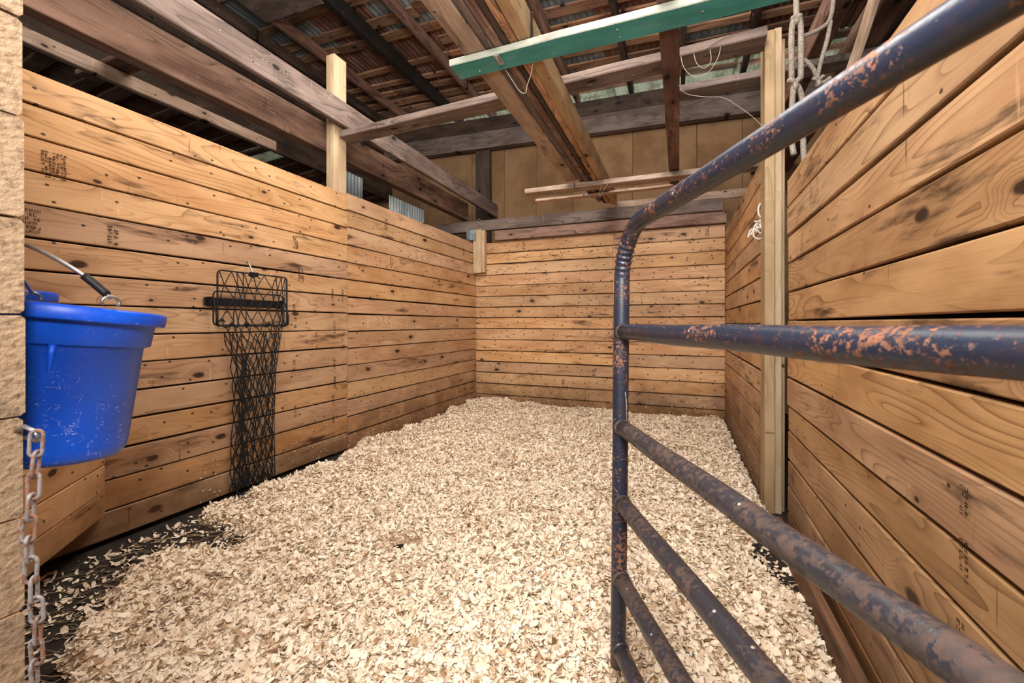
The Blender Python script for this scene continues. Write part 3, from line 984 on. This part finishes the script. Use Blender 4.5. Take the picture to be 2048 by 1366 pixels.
tube('wire_frame', rrect(0.075, 1.668, 2.148, 1.036, 1.376), 0.0052, BLACKM, hn, seg=8, closed=True)
tube('rear_frame', rrect(0.03, 1.672, 2.152, 1.04, 1.25), 0.0045, BLACKM, hn, seg=8, closed=True)
for y in (1.662, 2.157):
    tube('side_rod', [hv(0.03, y, 1.21), hv(0.05, y, 1.19), hv(0.078, y, 1.10), hv(0.075, y, 1.038)], 0.0055, BLACKM, hn, seg=8)
link('mounting_bar', mesh('mounting_bar', *box_data(hv(0.012, 1.895, 1.185), (0.01, 0.53, 0.048))), BLACKM, hn)
for y in (1.655, 2.14):
    link('bar_bracket', mesh('bar_bracket', *box_data(hv(0.025, y, 1.185), (0.034, 0.02, 0.056))), BLACKM, hn)
clip = link('clip', mesh('clip', *merge([box_data(hv(0.072, 1.90, 1.372), (0.022, 0.055, 0.028)), box_data(hv(0.085, 1.885, 1.362), (0.012, 0.02, 0.03))])), BLACKM, hn)
tube('clip_spring', [hv(0.072, 1.895 + 0.03 * math.cos(t), 1.378 + 0.008 * math.sin(t * 7)) for t in np.linspace(0, PI, 40)], 0.0022, STEEL, clip, seg=6)
tube('hanging_hook', [hv(0.004, 1.905, 1.46), hv(0.018, 1.905, 1.462), hv(0.026, 1.905, 1.44), hv(0.05, 1.903, 1.405), hv(0.07, 1.90, 1.378)], 0.005, STEEL, hn, seg=8)


def net_layer(x_top, x_mid, cols, rows, seed, phase):
    rg = random.Random(seed)
    parts = []

    def node(i, j):
        v = j / rows
        u = (i + (0.5 if j % 2 else 0.0)) / cols
        u = min(max(u, 0.0), 1.0)
        z = 1.372 - 1.40 * (v ** 0.92)
        if z > 1.036:
            y0, y1 = 1.672, 2.144
        else:
            t = (1.036 - z) / 1.06
            sq = 1 - math.exp(-t * 6)
            y0 = 1.672 + (1.795 - 1.672) * sq + 0.012 * math.sin(t * 5)
            y1 = 2.144 - (2.144 - 2.075) * sq + 0.015 * max(0, t - .5)
        t2 = max(0.0, (1.036 - z) / 1.06)
        x = (x_top if z > 1.036 else x_top * (1 - t2) + x_mid * t2) + 0.012 * math.sin(u * PI) * (1 if x_mid > 0.02 else 0)
        # cords bunch together here and there
        uu = u + 0.05 * math.sin(u * 2 * PI * 1.5 + phase + v * 3) + (rg.uniform(-.035, .035) if 0 < u < 1 else 0)
        uu = min(max(uu, 0), 1)
        return hv(max(0.005, x + rg.uniform(-.004, .004)), y0 + (y1 - y0) * uu, max(z + rg.uniform(-.008, .008), -0.055))

    pts = {(i, j): node(i, j) for j in range(rows + 1) for i in range(cols + 1)}
    for j in range(rows):
        for i in range(cols + 1):
            if (i, j) not in pts:
                continue
            nxt = ((i, j + 1), (i - 1, j + 1)) if j % 2 == 0 else ((i, j + 1), (i + 1, j + 1))
            if x_mid < 0.02 and j < 5:
                continue
            for q in nxt:
                if q in pts:
                    a, b = Vector(pts[(i, j)]), Vector(pts[q])
                    if (a - b).length > 0.004:
                        mid = (a + b) / 2 + Vector((0, rg.uniform(-.004, .004), 0))
                        parts.append(tube_data([a, mid, b], 0.0029, 5, cap=False))
            if 0 < j and not (x_mid < 0.02 and j < 5):
                a = Vector(pts[(i, j)])
                parts.append(tube_data([a + Vector((0, 0, .005)), a, a - Vector((0, 0, .005))], [0.003, 0.0048, 0.003], 5, cap=False))
    return parts


net_parts = net_layer(0.072, 0.035, 8, 21, 3, 0.4) + net_layer(0.034, 0.012, 7, 20, 5, 2.1)
# bunched bottom of the net, gathered on the floor
for k in range(9):
    y = 1.80 + 0.27 * k / 8
    net_parts.append(tube_data(spline([hv(0.02, y, 0.05), hv(0.03, y + random.uniform(-.02, .02), 0.0), hv(0.05, y + random.uniform(-.03, .03), -0.035), hv(0.09, y + random.uniform(-.05, .05), -0.045)], 4), 0.003, 5))
# gathered cords down the left third
for k in range(6):
    net_parts.append(tube_data(spline([hv(0.03, 1.815 + random.uniform(-.02, .05) + (0.02 if q % 2 else 0) + 0.008 * k, 0.85 - q * 0.11) for q in range(9)], 5), 0.0032, 6))
link('net', mesh('net', *merge(net_parts), smooth=True), NETM, hn)
tube('net_cord', [hv(0.077, 1.668 + 0.48 * k / 24, 1.033 + 0.006 * math.sin(k * 1.9)) for k in range(25)], 0.0058, NETM, hn, seg=6)
for (y, z) in ((1.75, 1.045), (1.85, 1.048), (2.0, 1.046), (2.12, 1.05), (1.69, 1.07)):
    v, f = tube_data([hv(0.077, y - .02, z - .012), hv(0.082, y, z + .008), hv(0.077, y + .02, z - .010)], [.004, .010, .004], 7)
    link('cord_knot', mesh('cord_knot', v, f, True), NETM, hn)

# ------------------------------------------------------------------ ropes and twine


def rope(name, label, paths, r, mat, cat='rope', seg=8):
    root = tag(empty(name, tuple(paths[0][0])), label, cat)
    o0 = Vector(paths[0][0])
    for p in paths:
        tube('strand', [q - o0 for q in spline([Vector(a) for a in p], 7)], r, mat, root, seg=seg)
    return root


def knot(root, c, s, r, mat):
    c = Vector(c) - root.location
    pts = [c + Vector((s * math.sin(t) * .55 + s * .4 * math.sin(2 * t), s * .4 * math.sin(3 * t), s * math.cos(t) * .6 - s * .4 * math.cos(2 * t))) for t in np.linspace(0, 2 * PI, 36, endpoint=False)]
    tube('rope_knot', pts, r, mat, root, seg=8, closed=True)


rA = rope('hanging_rope', 'grey rope looped and knotted beside the top of the right stud post',
          [[(0.598, 2.80, 2.44), (0.597, 2.80, 2.66), (0.603, 2.80, 2.76), (0.622, 2.80, 2.795), (0.64, 2.80, 2.76), (0.643, 2.80, 2.62), (0.642, 2.80, 2.44)],
           [(0.622, 2.80, 2.79), (0.625, 2.82, 2.9), (0.625, 2.83, 3.085)],
           [(0.61, 2.80, 2.42), (0.60, 2.79, 2.33), (0.594, 2.78, 2.22), (0.592, 2.775, 2.10), (0.60, 2.76, 2.0)],
           [(0.625, 2.81, 2.42), (0.645, 2.81, 2.36), (0.652, 2.80, 2.27), (0.65, 2.79, 2.12), (0.655, 2.79, 1.95)]], 0.0155, ROPE)
knot(rA, (0.612, 2.79, 2.42), 0.034, 0.014, ROPE)
knot(rA, (0.622, 2.80, 2.785), 0.022, 0.013, ROPE)
rB = rope('slack_rope', 'grey slack rope hung in a triangle over the right wall near the stud post',
          [[(0.645, 2.84, 2.70), (0.70, 2.86, 2.72), (0.76, 2.88, 2.75), (0.80, 2.9, 2.79), (0.815, 2.9, 2.84), (0.82, 2.89, 2.90), (0.83, 2.89, 2.92)],
           [(0.81, 2.9, 2.79), (0.79, 2.89, 2.68), (0.755, 2.87, 2.55), (0.735, 2.86, 2.46)],
           [(0.645, 2.84, 2.58), (0.68, 2.85, 2.56), (0.715, 2.855, 2.51), (0.735, 2.86, 2.455), (0.745, 2.86, 2.42)],
           [(0.74, 2.86, 2.43), (0.77, 2.865, 2.43), (0.80, 2.87, 2.45)]], 0.012, ROPE)
knot(rB, (0.738, 2.855, 2.44), 0.028, 0.011, ROPE)
rC = rope('wall_rope', 'white rope knotted around the far right wall end beside the stud post',
          [[(0.475, 2.975, 1.80), (0.462, 2.97, 1.78), (0.458, 2.968, 1.74), (0.470, 2.965, 1.71), (0.480, 2.972, 1.73)],
           [(0.478, 2.97, 1.70), (0.455, 2.965, 1.675), (0.448, 2.962, 1.64), (0.468, 2.962, 1.61), (0.48, 2.968, 1.63)],
           [(0.470, 2.965, 1.69), (0.44, 2.955, 1.66), (0.425, 2.95, 1.62), (0.41, 2.95, 1.60)],
           [(0.45, 2.955, 1.62), (0.425, 2.95, 1.635), (0.408, 2.95, 1.62), (0.40, 2.95, 1.585)],
           [(0.462, 2.96, 1.65), (0.435, 2.955, 1.63), (0.43, 2.955, 1.595), (0.455, 2.96, 1.575), (0.478, 2.968, 1.58)]], 0.0058, WHITER)
knot(rC, (0.466, 2.962, 1.67), 0.032, 0.006, WHITER)
rope('hanging_twine', 'thin pale twine loop hanging from the green plank by its hook',
     [[(-0.90, 2.13, 2.47), (-0.865, 2.16, 2.41), (-0.83, 2.18, 2.355), (-0.80, 2.19, 2.345), (-0.785, 2.18, 2.38), (-0.755, 2.16, 2.43), (-0.735, 2.13, 2.475)]], 0.0022, TWINE, 'twine', 6)
rope('hanging_twine', 'tangled thin twine drooping between the right post and the ties',
     [[(0.01, 2.73, 2.68), (0.025, 2.71, 2.60), (0.06, 2.70, 2.54), (0.10, 2.70, 2.515), (0.16, 2.70, 2.53), (0.21, 2.70, 2.60), (0.23, 2.73, 2.69)],
      [(0.08, 2.73, 2.685), (0.10, 2.71, 2.60), (0.14, 2.71, 2.565), (0.175, 2.71, 2.60), (0.17, 2.73, 2.69)],
      [(-0.005, 2.72, 2.505), (0.04, 2.72, 2.44), (0.14, 2.72, 2.40), (0.24, 2.74, 2.385), (0.32, 2.76, 2.33), (0.40, 2.78, 2.26), (0.455, 2.80, 2.20)]], 0.0018, TWINE, 'twine', 6)
rope('hanging_twine', 'short frayed twine dangling from the far carrier plank',
     [[(-0.72, 4.22, 2.46), (-0.74, 4.21, 2.38), (-0.75, 4.21, 2.33)], [(-0.65, 4.22, 2.46), (-0.70, 4.21, 2.40), (-0.74, 4.21, 2.32)]], 0.002, TWINE, 'twine', 6)
rope('straw_tuft', 'little tuft of dry straw on the header under the grey joist end',
     [[(-2.62, 5.19, 2.48), (-2.58, 5.18, 2.50), (-2.54, 5.18, 2.47)], [(-2.60, 5.19, 2.47), (-2.56, 5.17, 2.43), (-2.55, 5.17, 2.40)], [(-2.64, 5.19, 2.485), (-2.60, 5.17, 2.46)]], 0.003, TWINE, 'straw', 5)

# ------------------------------------------------------------------ faint lumber stamps printed on the planks


def stamp(root, face, axis, out, s, z, w, h, rows, cols, seed):
    """rows x cols of small ink marks in a w x h block centred at (s, z) on a wall face"""
    rg = random.Random(seed)
    v, f = [], []
    for i in range(rows):
        for j in range(cols):
            if rg.random() < 0.16:
                continue
            a = s - w / 2 + w * (j + 0.5) / cols
            b = z - h / 2 + h * (i + 0.5) / rows
            gw, gh = w / cols * 0.36, h / rows * 0.34
            th = min(gw, gh) * 0.30
            for st_ in range(rg.choice((2, 3, 3, 4))):
                if rg.random() < 0.5:
                    ca, cb2, da, db = rg.choice((-gw, 0, gw)) * .8, 0, th, gh
                else:
                    ca, cb2, da, db = 0, rg.choice((-gh, 0, gh)) * .8, gw, th
                k = len(v)
                for (p, q) in ((-da, -db), (da, -db), (da, db), (-da, db)):
                    if axis == 'y':
                        v.append((face + out * 0.0042, a + ca + p, b + cb2 + q))
                    else:
                        v.append((a + ca + p, face + out * 0.0042, b + cb2 + q))
                f.append((k, k + 1, k + 2, k + 3))
    link('ink_stamp', mesh('ink_stamp', v, f), INK, root)


stamp(wl, XL, 'y', 1, 0.985, 1.775, 0.085, 0.125, 9, 7, 1)
stamp(wl, XL, 'y', 1, 0.905, 1.505, 0.075, 0.115, 6, 6, 2)
for (s, z, w, h, r_, c_, k) in ((2.28, 1.66, 0.05, .10, 6, 3, 3), (2.33, 1.42, 0.05, .10, 6, 3, 4), (1.2, 1.50, 0.05, .10, 6, 2, 5), (2.27, 1.18, .03, .10, 8, 1, 6), (2.27, 0.72, .03, .11, 9, 1, 7),
                                (2.28, 1.04, .03, .11, 8, 1, 8), (2.64, 1.29, .03, .10, 7, 1, 9), (2.66, 1.02, .03, .11, 8, 1, 10), (2.66, 0.72, .03, .10, 8, 1, 11), (2.665, 0.56, .03, .10, 8, 1, 12),
                                (2.75, 1.29, .025, .10, 8, 1, 13), (2.75, 0.87, .02, .10, 8, 1, 14), (2.65, 0.42, .03, .10, 8, 1, 15), (2.65, 0.27, .03, .10, 8, 1, 16), (2.28, 0.40, .03, .10, 8, 1, 17),
                                (3.32, 2.02, .05, .11, 7, 2, 18), (3.40, 1.68, .05, .11, 7, 2, 19), (3.36, 1.53, .05, .11, 7, 2, 20), (4.9, 2.0, .05, .1, 6, 2, 21), (4.95, 1.5, .04, .1, 6, 1, 22),
                                (4.55, 0.72, .02, .1, 8, 1, 23), (5.0, 0.57, .02, .1, 8, 1, 24)):
    stamp(wl, XL, 'y', 1, s, z, w, h, r_, c_, k)
for (s, z, k) in ((0.30, 2.09, 31), (-1.95, 2.10, 32), (-1.0, 0.42, 33), (-1.4, 0.27, 34)):
    stamp(wb, YB, 'x', -1, s, z, 0.04, 0.11, 7, 2, k)
for (s, z, w, h, r_, c_, k) in ((1.05, 0.72, .03, .07, 6, 2, 41), (1.05, 0.60, .03, .08, 7, 2, 42), (1.06, 0.44, .03, .08, 6, 2, 44), (2.25, 1.41, .03, .09, 8, 2, 43)):
    stamp(wrn, xnear(s) - 0.002, 'y', -1, s, z, w, h, r_, c_, k)
# a white paper tag caught in a joint of the left wall
link('paper_tag', mesh('paper_tag', *box_data((XL + 0.004, 4.37, 1.015), (0.002, 0.10, 0.012))), WHITER, wl)

# ------------------------------------------------------------------ wood shavings on the floor
LY = [0.30, 0.60, 0.77, 0.93, 1.16, 1.37, 1.62, 1.78, 2.04, 2.8, 3.5, 6.0]
LX = [-1.52, -1.68, -1.95, -2.10, -2.24, -2.43, -2.56, -2.60, -2.60, -2.66, -2.70, -2.70]


def vnoise(x, y, sc, seed):
    """cheap smooth value noise"""
    x, y = x * sc, y * sc
    xi, yi = np.floor(x).astype(int), np.floor(y).astype(int)
    fx, fy = x - xi, y - yi
    fx, fy = fx * fx * (3 - 2 * fx), fy * fy * (3 - 2 * fy)

    def hsh(a, b):
        t = np.sin(a * 127.1 + b * 311.7 + seed * 74.7) * 43758.5453
        return t - np.floor(t)
    return (hsh(xi, yi) * (1 - fx) + hsh(xi + 1, yi) * fx) * (1 - fy) + (hsh(xi, yi + 1) * (1 - fx) + hsh(xi + 1, yi + 1) * fx) * fy


def bed(x, y):
    """0 on bare floor, 1 on deep bedding"""
    nz = vnoise(x, y, 5.0, 1) * 0.6 + vnoise(x, y, 13.0, 2) * 0.4 - 0.5
    l = np.interp(y, LY, LX)
    d = x - l + nz * 0.36
    rr = 0.475 - x + (nz - 0.15) * 0.07
    d = np.minimum(d, rr + 0.02)
    # bare patches by the right wall and the back wall
    for (cx, cy, ax, ay) in ((0.46, 2.28, 0.13, 0.30), (-1.42, 5.26, 0.22, 0.09), (-0.12, 5.26, 0.28, 0.10), (-2.33, 1.40, 0.26, 0.11), (-1.25, 1.70, 0.07, 0.045)):
        q = np.sqrt(((x - cx) / ax) ** 2 + ((y - cy) / ay) ** 2)
        d = np.minimum(d, (q - 1 + nz * 0.9) * 0.12)
    return np.clip((d + 0.03) / 0.11, 0, 1)


def bed_z(x, y):
    m = bed(x, y)
    h = 0.035 + (vnoise(x, y, 2.2, 3) - 0.5) * 0.045 + (vnoise(x, y, 6.0, 4) - 0.5) * 0.040 + (vnoise(x, y, 17.0, 6) - 0.5) * 0.026
    h = h + 0.045 * np.exp(-((x + 2.45) ** 2 + (y - 5.05) ** 2) / 0.18) + 0.02 * np.exp(-((x - 0.2) ** 2 + (y - 4.9) ** 2) / 0.1)
    return ZF - 0.02 + m * h + m * 0.018


gx, gy = np.meshgrid(np.linspace(-2.664, 0.475, 160), np.linspace(0.325, 5.262, 250))
gz = bed_z(gx.ravel(), gy.ravel())
V = np.stack([gx.ravel(), gy.ravel(), gz], 1)
idx = np.arange(250 * 160).reshape(250, 160)
Fq = np.stack([idx[:-1, :-1].ravel(), idx[:-1, 1:].ravel(), idx[1:, 1:].ravel(), idx[1:, :-1].ravel()], 1)
keep = (bed(gx.ravel(), gy.ravel())[Fq].max(axis=1) > 0.0)
Fq = Fq[keep]


def np_mesh(name, V, Q, smooth=False):
    me = bpy.data.meshes.new(name)
    me.vertices.add(len(V))
    me.vertices.foreach_set('co', V.astype(np.float32).ravel())
    me.loops.add(len(Q) * 4)
    me.loops.foreach_set('vertex_index', Q.astype(np.int32).ravel())
    me.polygons.add(len(Q))
    me.polygons.foreach_set('loop_start', np.arange(0, len(Q) * 4, 4, dtype=np.int32))
    me.update()
    me.validate()
    if smooth:
        me.polygons.foreach_set('use_smooth', np.ones(len(me.polygons), dtype=bool))
    return me


# curled flakes, each a strip of three bent quads
def flakes(n, xr, yr, sparse=False):
    x = rng.uniform(xr[0], xr[1], n)
    y = rng.uniform(yr[0], yr[1], n)
    m = bed(x, y)
    if sparse:
        ok = (m < 0.6)
    else:
        ok = rng.uniform(0, 1, n) < m ** 1.3
    return x[ok], y[ok], m[ok]


parts = [flakes(78000, (-2.65, 0.47), (0.32, 1.9)), flakes(72000, (-2.65, 0.47), (1.9, 3.5)), flakes(62000, (-2.66, 0.475), (3.5, 5.26)),
         flakes(3200, (-2.6, -1.2), (0.32, 2.2), True), flakes(500, (-2.6, 0.48), (2.0, 5.2), True), flakes(420, (0.22, 0.478), (1.9, 2.75), True)]
x = np.concatenate([p[0] for p in parts])
y = np.concatenate([p[1] for p in parts])
m = np.concatenate([p[2] for p in parts])
n = len(x)
z = np.maximum(bed_z(x, y), ZF) + 0.002 + rng.uniform(0, 0.018, n) * (0.2 + 0.8 * m)
Lf = rng.gamma(3.4, 0.0078, n).clip(0.009, 0.062)
Wf = np.minimum(rng.gamma(4.0, 0.0034, n).clip(0.004, 0.030), Lf * 0.9)
curl = rng.normal(0, 1.25, n)
yaw = rng.uniform(0, 2 * PI, n)
pit = rng.normal(0, 0.45, n)
rol = rng.normal(0, 0.50, n)
ts = np.linspace(-0.5, 0.5, 4)
P = np.zeros((n, 4, 2, 3))
for i, t in enumerate(ts):
    ang_ = curl * t * 1.3
    sx = np.where(np.abs(curl) < 1e-3, t, np.sin(ang_) / np.where(np.abs(curl) < 1e-3, 1, curl * 1.3)) * Lf
    sz = np.where(np.abs(curl) < 1e-3, 0, (1 - np.cos(ang_)) / np.where(np.abs(curl) < 1e-3, 1, curl * 1.3)) * Lf
    wv = Wf * (0.62 if i in (0, 3) else 1.0) * rng.uniform(0.75, 1.1, n)
    for k, sd in enumerate((-0.5, 0.5)):
        P[:, i, k, 0] = sx + rng.normal(0, 0.0010, n)
        P[:, i, k, 1] = sd * wv
        P[:, i, k, 2] = sz
cy_, sy_ = np.cos(yaw)[:, None, None], np.sin(yaw)[:, None, None]
cp, sp_ = np.cos(pit)[:, None, None], np.sin(pit)[:, None, None]
cr, sr = np.cos(rol)[:, None, None], np.sin(rol)[:, None, None]
X, Y, Z = P[..., 0], P[..., 1], P[..., 2]
Y, Z = Y * cr - Z * sr, Y * sr + Z * cr
X, Z = X * cp + Z * sp_, -X * sp_ + Z * cp
X, Y = X * cy_ - Y * sy_, X * sy_ + Y * cy_
V = np.stack([(X + x[:, None, None]).clip(-2.664, 0.478), np.where((X + x[:, None, None]) < -0.9, (Y + y[:, None, None]).clip(0.315, 5.262), (Y + y[:, None, None]).clip(0.2, 5.262)), np.maximum(Z + z[:, None, None], ZF + 0.001)], -1).reshape(-1, 3)
base = (np.arange(n) * 8)[:, None, None]
q = np.array([[0, 1, 3, 2], [2, 3, 5, 4], [4, 5, 7, 6]])[None]
Q = (base + q).reshape(-1, 4)
# a few flecks kicked up and stuck to the walls
wf_n = 420
wv, wq_ = [], []
for k in range(wf_n):
    hgt = ZF + 0.04 + abs(random.gauss(0, 0.10))
    sz_ = random.uniform(0.002, 0.0065)
    side = random.random()
    if side < 0.45:
        c0, e1 = Vector((XL + 0.0045, random.uniform(1.6, 5.25), hgt)), Vector((0, 1, 0))
    elif side < 0.75:
        c0, e1 = Vector((random.uniform(-2.6, 0.45), YB - 0.0045, hgt)), Vector((1, 0, 0))
    else:
        c0, e1 = Vector((XR - 0.0045, random.uniform(3.0, 5.25), hgt)), Vector((0, 1, 0))
    an = random.uniform(0, PI)
    d1 = e1 * math.cos(an) + Vector((0, 0, 1)) * math.sin(an)
    d2 = e1 * -math.sin(an) + Vector((0, 0, 1)) * math.cos(an)
    for (p, q2) in ((-1, -.4), (1, -.5), (.9, .5), (-.8, .4)):
        wv.append(c0 + d1 * sz_ * p + d2 * sz_ * q2 * 1.2)
fb = len(V)
V = np.concatenate([V, np.array([tuple(a) for a in wv])])
Q = np.concatenate([Q, (np.arange(wf_n * 4).reshape(-1, 4) + fb)])
me = np_mesh('wood_shavings', V, Q, True)
tone = np.clip(rng.beta(3.4, 1.5, n) + (vnoise(x, y, 3.0, 9) - 0.5) * 0.12, 0, 1)
tone = np.where(rng.uniform(0, 1, n) < 0.035, tone * 0.25, tone)
at = me.attributes.new('tone', 'FLOAT', 'POINT')
at.data.foreach_set('value', np.concatenate([np.repeat(tone, 8), np.full(wf_n * 4, 0.85)]).astype(np.float32))
sh = link('wood_shavings', me, SHAV)
tag(sh, 'deep cream wood shavings bedding spread over the stall floor', 'shavings', kind='stuff')

bm_ = np_mesh('bedding_base', np.stack([gx.ravel(), gy.ravel(), gz], 1), Fq, True)
at = bm_.attributes.new('tone', 'FLOAT', 'POINT')
at.data.foreach_set('value', (0.10 + 0.25 * vnoise(gx.ravel(), gy.ravel(), 30.0, 8)).astype(np.float32))
bo = link('bedding_base', bm_, SHAV, sh)
bo['kind'] = 'stuff'

# loose straw stems on the bare floor at the front left
sp = []
for k in range(620):
    if k < 500:
        a, b = random.uniform(-2.5, -1.3), random.uniform(0.35, 1.7)
        if float(bed(np.array([a]), np.array([b]))[0]) > 0.7 and random.random() < 0.8:
            continue
    else:
        a, b = random.uniform(-2.6, 0.4), random.uniform(0.8, 5.0)
    zz = max(float(bed_z(np.array([a]), np.array([b]))[0]), ZF) + 0.009
    yw, Ls = random.gauss(0.5, 0.6), random.uniform(0.03, 0.14)
    cv = random.uniform(-.25, .25)
    pts = [(a + math.cos(yw + cv * t) * Ls * t, b + math.sin(yw + cv * t) * Ls * t, zz + random.uniform(-.004, .008)) for t in (-.5, -.15, .2, .5)]
    sp.append(tube_data(pts, random.uniform(.0009, .0018), 4, cap=False))
so = link('straw_stems', mesh('straw_stems', *merge(sp), smooth=True), STRAW)
tag(so, 'thin loose straw stems scattered over the dark floor at the front left', 'straw', kind='stuff')
